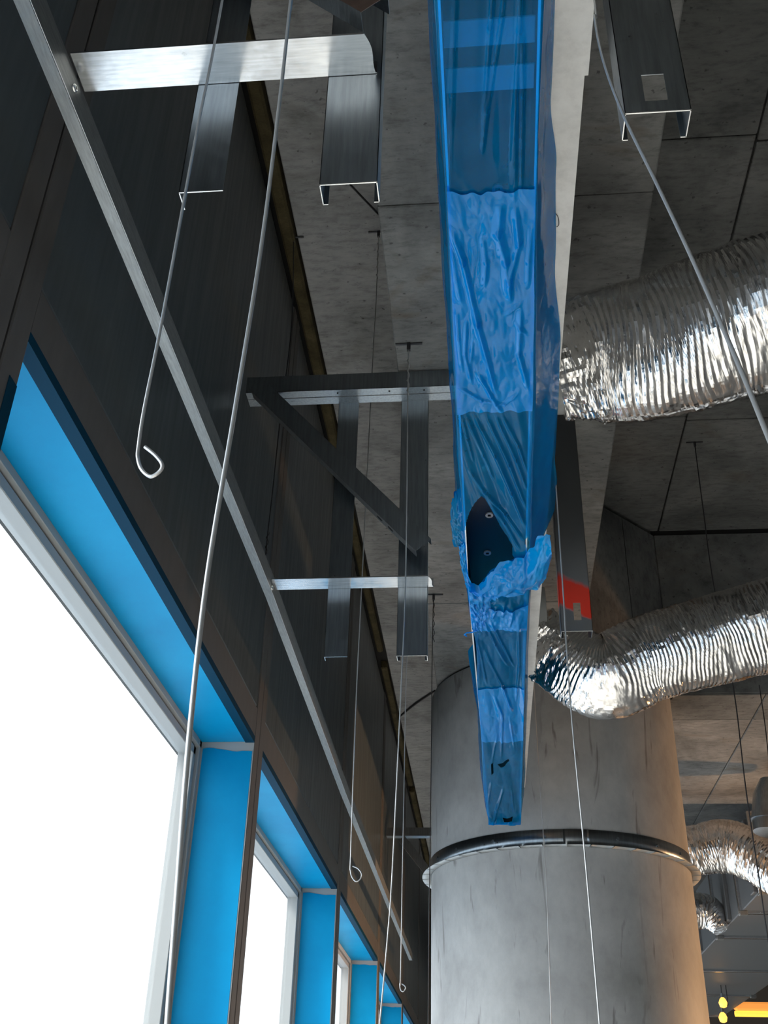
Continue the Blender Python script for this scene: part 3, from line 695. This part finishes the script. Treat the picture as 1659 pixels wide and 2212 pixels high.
def film_mesh(name, mat, q0, q1, side=True, dz=0.0, inset=0.0, ragged=0.0, holes=True, nseg=None):
    nu_s, nu_b = 10, 72
    ny = nseg or int((q1 - q0) * ZBL / .0040)
    rows = []; mbf = MB()
    for j in range(ny + 1):
        q = q0 + (q1 - q0) * j / ny; y = q * ZBL
        L, fL, fR, Rr = tab(q); k = ZBL / 1.2; row = []
        XL, XF, XG, XRr = L * k, fL * k, fR * k, Rr * k; cr = row_creases(y)
        if side:
            topz = ZPL - .006; kt = topz / 1.2; xl_t = min(L * kt, XF - .004)
            for i in range(nu_s):
                t = i / nu_s; x = xl_t + (XF - xl_t) * t; z = topz + (ZBL - topz) * t
                row.append((x + .003 * fbm(t * 3, y * 5, 9) - .005 * math.sin(t * math.pi) , y, z))
        for i in range(nu_b + 1):
            u = i / nu_b; u2 = inset + (1 - 2 * inset) * u
            yy_ = y
            if ragged: 
                e = .5 - abs(j / ny - .5)
                yy_ = y + ragged * (.6 * fbm(u * 1.7 + q0 * 7, 3.3, 0, 2) + .35 * noise.noise(Vector((u * 9, q0, 1.0)))) * (1 if j < ny / 2 else -1) * max(0, 1 - e * 12)
            row.append((XF + (XG - XF) * u2, yy_, ZBL + dz + sag(u2, q, y, XF + (XG - XF) * u2, cr) - .0015))
        if side:
            topz = ZPL - .004; kt = topz / 1.2; xr_t = max(Rr * kt, XG + .004)
            for i in range(1, nu_s + 1):
                t = i / nu_s; x = XG + (xr_t - XG) * t; z = ZBL + (topz - ZBL) * t
                row.append((x + .004 * fbm(t * 2, y * 4, 19) * math.sin(t * math.pi), y, z))
        rows.append(row)
    w = len(rows[0]); vs = [p for row in rows for p in row]; fs = []
    for j in range(ny):
        for i in range(w - 1):
            a = j * w + i; f = (a, a + 1, a + w + 1, a + w)
            if holes:
                cx = (vs[f[0]][0] + vs[f[2]][0]) / 2; cy = (vs[f[0]][1] + vs[f[2]][1]) / 2
                if nu_s - 1 <= i < nu_s + nu_b + 1 and any(inside(cx, cy, P) for P in HOLES): continue
            fs.append(f)
    mbf.add(vs, fs, True)
    return mbf.build(name, mat, wrap)
film_mesh('film', M['wrap'], .30, 3.625)
film_mesh('film_overlap', M['wrap2'], .885, 1.325, side=False, dz=-.004, inset=.012, ragged=.03, holes=False)
film_mesh('film_overlap', M['wrap2'], 1.985, 2.10, side=False, dz=-.006, inset=.0, ragged=.05, holes=True, nseg=40)
film_mesh('film_overlap', M['wrap2'], 2.44, 2.80, side=False, dz=-.004, inset=.01, ragged=.05, holes=False)
# closed far end
xl, xr = bar_x(YE); wavy_sheet('film_end', wrap, M['wrap2'], lambda u, v: (xl - .004 + (xr - xl + .008) * u, YE + .006 + .004 * fbm(u * 4, v * 4), ZBL - .004 + (.17) * v), 14, 14)
# twisted rope of torn film across the bar and loose flaps
def crumple_sheet(name, mat, fn, nu, nv, amp, sc=(6, 6)):
    mbk = MB(); vs = []
    for j in range(nv + 1):
        for i in range(nu + 1):
            u, v = i / nu, j / nv; p = Vector(fn(u, v))
            k = amp * (ridged(u * sc[0] + 3, v * sc[1], 2.2) - .55)
            vs.append(p + Vector((k * .6, k * .5, -k)))
    fs = [(j * (nu + 1) + i, j * (nu + 1) + i + 1, (j + 1) * (nu + 1) + i + 1, (j + 1) * (nu + 1) + i) for j in range(nv) for i in range(nu)]
    return mbk.add(vs, fs, True).build(name, mat, wrap)
def spline(pts, t):
    n_ = len(pts) - 1; i = min(int(t * n_), n_ - 1); f = t * n_ - i
    P = lambda k: Vector(pts[max(0, min(n_, k))]); a, b, c, d = P(i - 1), P(i), P(i + 1), P(i + 2)
    return .5 * ((2 * b) + (c - a) * f + (2 * a - 5 * b + 4 * c - d) * f * f + (3 * b - a - 3 * c + d) * f ** 3)
lo = [at_z(u, v, ZBL - .012) for u, v in ((1012, 1266), (1030, 1282), (1060, 1290), (1100, 1290), (1140, 1280), (1170, 1262), (1190, 1200))]
hi = [at_z(u, v, ZBL - .008) for u, v in ((1018, 1262), (1036, 1260), (1062, 1233), (1100, 1212), (1140, 1196), (1165, 1160), (1188, 1152))]
crumple_sheet('torn_roll', M['wrap2'], lambda u, v: spline([tuple(p) for p in lo], u) * (1 - v) + spline([tuple(p) for p in hi], u) * v + Vector((0, 0, -.022 * math.sin(v * math.pi))), 60, 20, .012, (8, 3))
lf0 = [at_z(u, v, ZBL + .03) for u, v in ((985, 1060), (975, 1090), (974, 1120), (976, 1150), (980, 1180))]
lf1 = [at_z(u, v, ZBL + .004) for u, v in ((995, 1055), (998, 1090), (1000, 1120), (1002, 1150), (1004, 1180))]
crumple_sheet('loose_flap', M['wrap'], lambda u, v: spline([tuple(p) for p in lf0], u) * (1 - v) + spline([tuple(p) for p in lf1], u) * v, 30, 10, .010)
lf0 = [at_z(u, v, ZBL + .01) for u, v in ((992, 1180), (994, 1210), (1000, 1240), (1008, 1270))]
lf1 = [at_z(u, v, ZBL - .004) for u, v in ((1003, 1175), (1005, 1205), (1010, 1240), (1024, 1268))]
crumple_sheet('loose_flap', M['wrap2'], lambda u, v: spline([tuple(p) for p in lf0], u) * (1 - v) + spline([tuple(p) for p in lf1], u) * v, 30, 10, .012)
# ragged tail hanging below the roll
lf0 = [at_z(u, v, ZBL - .012) for u, v in ((1014, 1278), (1018, 1310), (1022, 1340), (1020, 1362))]
lf1 = [at_z(u, v, ZBL - .016) for u, v in ((1075, 1285), (1058, 1310), (1052, 1335), (1040, 1360))]
crumple_sheet('torn_tail', M['wrap2'], lambda u, v: spline([tuple(p) for p in lf0], u) * (1 - v) + spline([tuple(p) for p in lf1], u) * v, 30, 16, .022, (7, 5))
MB().tube([at_z(u, v, ZBL - .02) for u, v in ((1030, 1362), (1020, 1366), (1008, 1367), (1003, 1371), (1008, 1374))], .0022, 6).build('torn_thread', M['wrap2'], wrap)
MB().tube([at_z(u, v, ZBL - .02) for u, v in ((1033, 1366), (1030, 1395), (1036, 1420), (1031, 1470))], .0012, 5).build('torn_thread', M['wrap'], wrap)

# ------------------------------------------------------------------ foil ducts
def foil_duct(name, pts, rads, label, seed, ns=640, nc=96, rib=9.0, amp=.010, crumple_to=.15, vis=6):
    pts = [Vector(p) for p in pts]
    mbd = MB(); vs = []; ref = Vector((0, 0, 1)); PT = [tuple(p) for p in pts]; tv = vis / (len(pts) - 1)
    ts = [tv * j / ns for j in range(ns + 1)] + [tv + (1 - tv) * j / 420 for j in range(1, 421) if tv < 1]; s = 0; prev = None; nr = len(ts) - 1; jc = 0
    for t in ts:
        c = spline(PT, t); c2 = spline(PT, min(1, t + .01)); c1 = spline(PT, max(0, t - .01))
        d = (c2 - c1).normalized(); rf = (ref - d * ref.dot(d)).normalized(); bi = d.cross(rf)
        s += (c - prev).length if prev is not None else 0; prev = c
        if s < crumple_to: jc += 1
        R_ = spline([(q, 0, 0) for q in rads], t).x
        cr = 1 - sstep(crumple_to * .6, crumple_to, s)
        for k in range(nc):
            a = 2 * math.pi * k / nc; ca_, sa_ = math.cos(a), math.sin(a)
            ph = s * 62 * rib / 9 + 1.6 * noise.noise(Vector((s * 8, ca_ * 1.2, sa_ * 1.2 + seed))) + .5 * a
            w = abs(2 * (ph - math.floor(ph)) - 1)
            rr = R_ + amp * (.42 * (.5 + .9 * noise.noise(Vector((s * 11, a * .7, seed)))) * (w - .5) + .45 * (ridged(s * 15, a * .8, seed) - .55) * (1 - cr) + 2.8 * cr * (ridged(s * 9, a * 1.5, seed + 4) - .55) + .14 * fbm(s * 40, a * 5, seed))
            rr += R_ * .04 * noise.noise(Vector((s * 3, ca_, sa_ + seed)))
            vs.append(c + (rf * ca_ + bi * sa_) * rr)
    fs = [(j * nc + k, j * nc + (k + 1) % nc, (j + 1) * nc + (k + 1) % nc, (j + 1) * nc + k) for j in range(nr) for k in range(nc)]
    rt = root(name, tuple(pts[0]), label, 'duct')
    i0 = jc * nc
    fa = [f for f in fs if f[0] < i0]; fb = [f for f in fs if f[0] >= i0]
    mn_ = min(min(f) for f in fb); mx_ = max(max(f) for f in fa) + 1
    MB().add(vs[mn_:], [tuple(i - mn_ for i in f) for f in fb], False).build('foil_sleeve', M['foil'], rt)
    MB().add(vs[:mx_], fa, False).build('foil_tape_collar', M['foil'], rt)
    return rt
d1 = [(.20, 2.22, 1.80), at_y(1300, 772, 2.20), at_y(1420, 752, 2.17), at_y(1550, 712, 2.13), at_y(1680, 672, 2.09), at_y(1850, 625, 2.05), (1.45, 2.06, 2.05), (2.4, 2.15, 2.10), (3.40, 2.3, 2.12)]
foil_duct('flexible_duct', d1, [.130, .178, .186, .194, .202, .206, .205, .2, .2], 'upper shiny foil flexible duct joining the plenum behind the blue bar', 1.0, 900)
d2 = [(.19, 3.72, 1.735), at_y(1290, 1458, 3.72), at_y(1400, 1422, 3.70), at_y(1530, 1386, 3.68), at_y(1680, 1346, 3.62), at_y(1860, 1300, 3.5), (2.0, 3.45, 2.03), (2.8, 3.6, 2.10), (3.40, 3.7, 2.12)]
foil_duct('flexible_duct', d2, [.120, .155, .160, .163, .165, .165, .165, .165, .165], 'lower shiny foil flexible duct in front of the round column', 5.0)
d3 = [at_y(1420, 1838, 7.8), at_y(1500, 1836, 7.8), at_y(1570, 1828, 7.75), at_y(1630, 1850, 7.65), at_y(1700, 1895, 7.5)]
foil_duct('flexible_duct', d3, [.17, .17, .18, .17, .16], 'crinkled foil duct poking out right of the column beside the collar', 9.0, 120, 48, 6, .02, .25, 4)
d4 = [at_y(1440, 1975, 9.3), at_y(1500, 1968, 9.3), at_y(1535, 1975, 9.3), at_y(1556, 2010, 9.25)]
foil_duct('flexible_duct', d4, [.13, .14, .13, .06], 'short foil duct stub low down right of the column', 13.0, 60, 36, 6, .02, .12, 3)

# supply duct that both flexible ducts run to (outside the picture on the right)
sd_ = root('supply_duct', (3.8, 2.0, 1.9), 'plain galvanised supply duct on the right that the foil ducts run to', 'duct')
for y in (-2.0, -.4, 1.2, 2.8): MB().bbox(3.40, 4.2, y + .004, y + 1.596, 1.9, 2.34, .006).build('duct_section', M['duct_sheet'], sd_)
for y in (-2.0, -.4, 1.2, 2.8, 4.4): MB().bbox(3.385, 4.215, y - .02, y + .02, 1.885, 2.355, .004).build('flange', M['steel'], sd_)

# rectangular sheet-metal duct at the back right
rd = root('rectangular_duct', (2.4, 11, 1.75), 'big rectangular galvanised duct with flanged joints behind the column on the right', 'duct')
XD0, XD1 = 1.905, 2.90
fl_y = [8.05, 8.75, 9.75, 11.5, 13.2, 15.0]
for i in range(len(fl_y) - 1):
    MB().bbox(XD0 + .01, XD1 - .01, fl_y[i] + .004, fl_y[i + 1] - .004, 1.75, 2.29, .006).build('duct_section', M['duct_sheet'], rd)
for y in fl_y:
    f_ = MB().bbox(XD0 - .012, XD1 + .012, y - .022, y + .022, 1.728, 2.315, .004).build('flange', M['steel'], rd)
    for x in (XD0 + .02, XD1 - .02): MB().bbox(x - .03, x + .03, y - .027, y + .027, 1.718, 1.75, .003).build('corner_clamp', M['steel_strip'], f_)
for (y, zc) in ((8.2, 2.05), (9.2, 2.05), (10.6, 2.05)):
    MB().bbox(XD0 - .02, XD0 + .012, y - .06, y + .06, 1.76, 2.28, .004).build('stiffener', M['duct_sheet'], rd)
# plain round duct rising at the right edge
vd = root('round_duct', (2.35, 8.0, 2.0), 'dull grey upright round duct at the right edge', 'duct')
MB().tube([at_y(1672, 1800, 7.2), at_y(1672, 1760, 7.2), at_y(1668, 1718, 7.2), at_y(1672, 1690, 7.2)], [.13, .14, .12, .09], 32).build('barrel', M['steel_dull'], vd)
MB().tube([at_y(1672, 1776, 7.2), at_y(1672, 1770, 7.2)], [.147, .147], 32).build('seam_band', M['steel_dull'], vd)

# warm work lamps far behind on the right
def warm_tube(p, L, label):
    rt = root('tube_lamp', p, label, 'lamp', )
    MB().bbox(p[0] - L / 2, p[0] + L / 2, p[1] - .05, p[1] + .05, p[2] + .034, p[2] + .13, .02).build('reflector', M['lamp_shade'], rt)
    MB().tube([(p[0] - L / 2, p[1], p[2]), (p[0] + L / 2, p[1], p[2])], .032, 12).build('tube', M['lamp'], rt)
warm_tube((3.55, 14.4, 1.70), 1.3, 'glowing orange tube lamp at the bottom right corner')
warm_tube((4.6, 13.0, 1.42), 1.2, 'glowing tube lamp right of the orange one, mostly cut off by the frame')
for p, lb in ((tuple(at_y(1562, 2166, 12.5)), 'small upper glowing warm bulb under the rectangular duct'), (tuple(at_y(1562, 2198, 12.5)), 'small lower glowing warm bulb under the rectangular duct')):
    rt = root('warm_bulb', p, lb, 'bulb')
    MB().tube([(p[0], p[1], p[2] - .05), (p[0], p[1], p[2] - .04), (p[0], p[1], p[2]), (p[0], p[1], p[2] + .035), (p[0], p[1], p[2] + .05)], [.012, .034, .045, .03, .015], 14).build('glass_bulb', M['bulb'], rt)
    MB().tube([(p[0], p[1], p[2] + .05), (p[0], p[1], p[2] + .09)], .016, 10).build('cap', M['steel_dull'], rt)
    dx_ = .0 if 'upper' in lb else .07
    MB().tube([(p[0], p[1], p[2] + .09), (p[0] + dx_, p[1], p[2] + .12), (p[0] + dx_, p[1], 1.752)], .005, 6).build('cable', M['wire_dark'], rt)
# unseen flood lamp on the floor, added for the warm right side of the column
fl = root('added_flood_lamp', (4.6, 7.2, ZF), 'unseen flood lamp on a stand, added to warm the right of the column', 'lamp')
MB().tube([(4.6, 7.2, ZF), (4.6, 7.2, .35)], .02, 10).build('pole', M['steel_dull'], fl)
for a in (0, 2.1, 4.2): MB().tube([(4.6, 7.2, ZF + .5), (4.6 + .4 * math.cos(a), 7.2 + .4 * math.sin(a), ZF)], .014, 8).build('leg', M['steel_dull'], fl)
hd = MB().bbox(4.58, 4.70, 7.0, 7.4, .35, .62, .01).build('head', M['wallback'], fl)
ld = bpy.data.lights.new('added_flood_light', 'AREA'); ld.shape = 'RECTANGLE'; ld.size = .34; ld.size_y = .22; ld.energy = 38; ld.color = (1, .55, .25)
lo_ = bpy.data.objects.new('added_flood_light', ld); COL.objects.link(lo_); lo_.parent = fl
lo_.location = (-.035, 0, .485 - ZF); lo_.rotation_euler = (0, math.radians(92), 0); ld.spread = math.radians(90)

# ------------------------------------------------------------------ hanger wires
WR = .0019
def wire(pts, label, mat='wire', rad=WR, anchor=None, twist=None, smooth=40):
    pts = [Vector(p) for p in pts]
    rt = root('hanger_wire', tuple(pts[0]), label, 'wire', 'ceiling hanger wires')
    P = [spline([tuple(p) for p in pts], i / smooth) for i in range(smooth + 1)]
    MB().tube(P, rad, 8).build('strand', M[mat], rt)
    if anchor is not None:
        a = Vector(anchor); c = MB()
        c.box(a.x - .045, a.x + .045, a.y - .004, a.y + .004, a.z - .004, a.z); c.box(a.x - .006, a.x + .006, a.y - .006, a.y + .006, a.z - .03, a.z)
        c.build('anchor_clip', M['wire_dark'], rt)
    if twist is not None:
        p0, p1, nt_ = Vector(twist[0]), Vector(twist[1]), twist[2]
        MB().tube([p0 + (p1 - p0) * (i / 60) + Vector((math.cos(i / 60 * nt_ * 6.283), math.sin(i / 60 * nt_ * 6.283), 0)) * rad * 1.9 for i in range(61)], rad * .9, 6).build('twisted_end', M[mat], rt)
    return rt
# near wires
def hook(px, Y, bow=.0): return [at_y(u, v, Y + bow * i) for i, (u, v) in enumerate(px)]
p = at_y(480, 0, .87)
wire([(p.x - .002, .87, ZB)] + hook([(480, 0), (422, 300), (352, 680), (312, 880), (299, 965)], .87) + hook([(298, 990), (306, 1014), (325, 1029), (345, 1018), (350, 1003), (335, 983), (313, 965)], .869, -.0015), 'near wire with an open hook left of the long diagonal wire', rad=.0020, smooth=120)
W2 = [at_d(640, -90, 1.25), at_d(628, 0, 1.20), at_d(606, 200, 1.12), at_d(566, 520, 1.0), at_d(505, 900, .86), at_d(447, 1250, .76), at_d(408, 1600, .69), at_d(381, 1950, .64), at_d(362, 2212, .60), at_d(350, 2400, .57)]
dv = W2[0] - W2[2]; wire([W2[0] + dv * ((ZB - W2[0].z) / dv.z)] + W2, 'long near wire sweeping down in front of the window to the bottom edge', rad=.0019, smooth=120)
W3 = [at_d(1279, -40, 1.65), at_d(1285, 40, 1.55), at_d(1303, 130, 1.45), at_d(1345, 245, 1.32), at_d(1420, 400, 1.17), at_d(1500, 570, 1.02), at_d(1590, 775, .86), at_d(1659, 943, .76), at_d(1760, 1190, .66), at_d(1900, 1560, .56), at_d(1930, 1700, .54)]
wire([(W3[0].x - .01, W3[0].y - .02, ZB)] + W3, 'bent bright wire slanting across the upper right over the foil duct', rad=.0021, smooth=120)
# wires with visible hangers
p = at_z(818, 500, ZS); A = (p.x, p.y, ZS)
wire([A, (p.x, p.y, 3.0), at_y(806, 760, p.y), at_y(782, 1250, p.y), at_y(770, 1500, p.y), at_y(758, 1840, p.y), at_y(757, 1875, p.y), at_y(760, 1893, p.y), at_y(769, 1904, p.y), at_y(779, 1898, p.y), at_y(781, 1887, p.y), at_y(773, 1876, p.y), at_y(762, 1871, p.y)], 'thin wire ending in a small loop in front of the dark wall', smooth=130, anchor=A, twist=((p.x, p.y, ZS - .05), (p.x, p.y, ZS - .28), 5))
p = at_z(883, 742, ZB); A = (p.x, p.y, ZB)
wire([A, at_y(881, 850, p.y), at_y(876, 1250, p.y), at_y(866, 1500, p.y), at_y(848, 1880, p.y), at_y(838, 2020, p.y), at_y(818, 2240, p.y)], 'thin wire from the beam anchor beside the blue bar bending down to the bottom edge', anchor=A, twist=((p.x, p.y, ZB - .01), (p.x, p.y, ZB - .22), 5), smooth=80)
p = at_z(897, 1180, ZB)
wire([(p.x, p.y, ZB), at_y(879, 1424, p.y), at_y(872, 1756, p.y), at_y(866, 2090, p.y), at_y(864, 2125, p.y), at_y(866, 2138, p.y), at_y(871, 2142, p.y), at_y(876, 2136, p.y), at_y(875, 2130, p.y), at_y(868, 2125, p.y)], 'thin wire with the lowest small loop, left of the column', smooth=110)
p = at_z(937, 1284, ZB); A = (p.x, p.y, ZB)
wire([A, at_y(934, 1400, p.y), at_y(931, 1700, p.y), at_y(927, 2000, p.y), at_y(925, 2260, p.y)], 'thin dark wire running down along the left edge of the column', mat='wire_dark', anchor=A, twist=((p.x, p.y, ZB - .01), (p.x, p.y, ZB - .25), 5))
p = at_z(634, 512, ZS); A = (p.x, p.y, ZS)
wire([A, at_y(630, 700, p.y + .0), at_y(606, 900, p.y), at_y(590, 1050, p.y), at_y(577, 1165, p.y), at_y(574, 1200, p.y)], 'black twisted wire hanging against the dark wall', mat='wire_dark', anchor=A, twist=(at_y(579, 1150, p.y), at_y(573, 1212, p.y), 3), rad=.0022)
p = at_z(1500, 955, ZS); A = (p.x, p.y, ZS)
wire([A, at_y(1519, 1100, p.y), at_y(1541, 1260, p.y), at_y(1585, 1490, p.y), at_y(1611, 1702, p.y), at_y(1642, 1912, p.y), at_y(1690, 2240, p.y)], 'thin dark wire anchored in the right ceiling bay above the lower foil duct', mat='wire_dark', anchor=A, rad=.003)
wire([(.205, 2.42, ZB)] + [at_y(u, v, 2.42) for u, v in ((1213, 1225), (1222, 1370), (1236, 1560), (1265, 1860), (1297, 2230))], 'thin light wire crossing the lower foil duct and the middle of the column')
wire([(.23, 4.7, ZB)] + [at_y(u, v, 4.7) for u, v in ((1163, 1640), (1171, 1760), (1180, 1900), (1188, 2120), (1191, 2230))], 'faint thin wire hanging just right of the far end of the blue bar', rad=.0016)
p = at_z(1640, 1480, ZB)
wire([(p.x, p.y, ZB), at_y(1652, 1560, p.y), at_y(1661, 1640, p.y), at_y(1672, 1740, p.y)], 'short thin dark wire at the right edge below the foil duct', mat='wire_dark', rad=.003)

# loose ends on the ceiling
def tail(name, pts, rad, label):
    rt = root(name, tuple(pts[0]), label, 'wire'); P = [spline([tuple(p) for p in pts], i / 20) for i in range(21)]
    MB().tube(P, rad, 6).build('strand', M['wire_dark'], rt)
tail('wire_offcut', [at_z(756, 398, ZS - .10), at_z(790, 434, ZS - .05), at_z(824, 469, ZS - .002)], .0045, 'short black wire end sticking out behind the nearest stud')
tail('ceiling_cable', [at_z(866, 1546, ZS - .004), at_z(900, 1519, ZS - .01), at_z(940, 1492, ZS - .004)], .009, 'thin black cable slanting on the slab just left of the column')
MB().tube([spline([tuple(at_z(u, v, ZPL - .002)) for u, v in ((1191, 418), (1191, 440), (1196, 456), (1205, 468), (1207, 485), (1202, 490))], i / 24) for i in range(25)], .0008, 5).build('loose_thread', M['wire_dark'], dif)
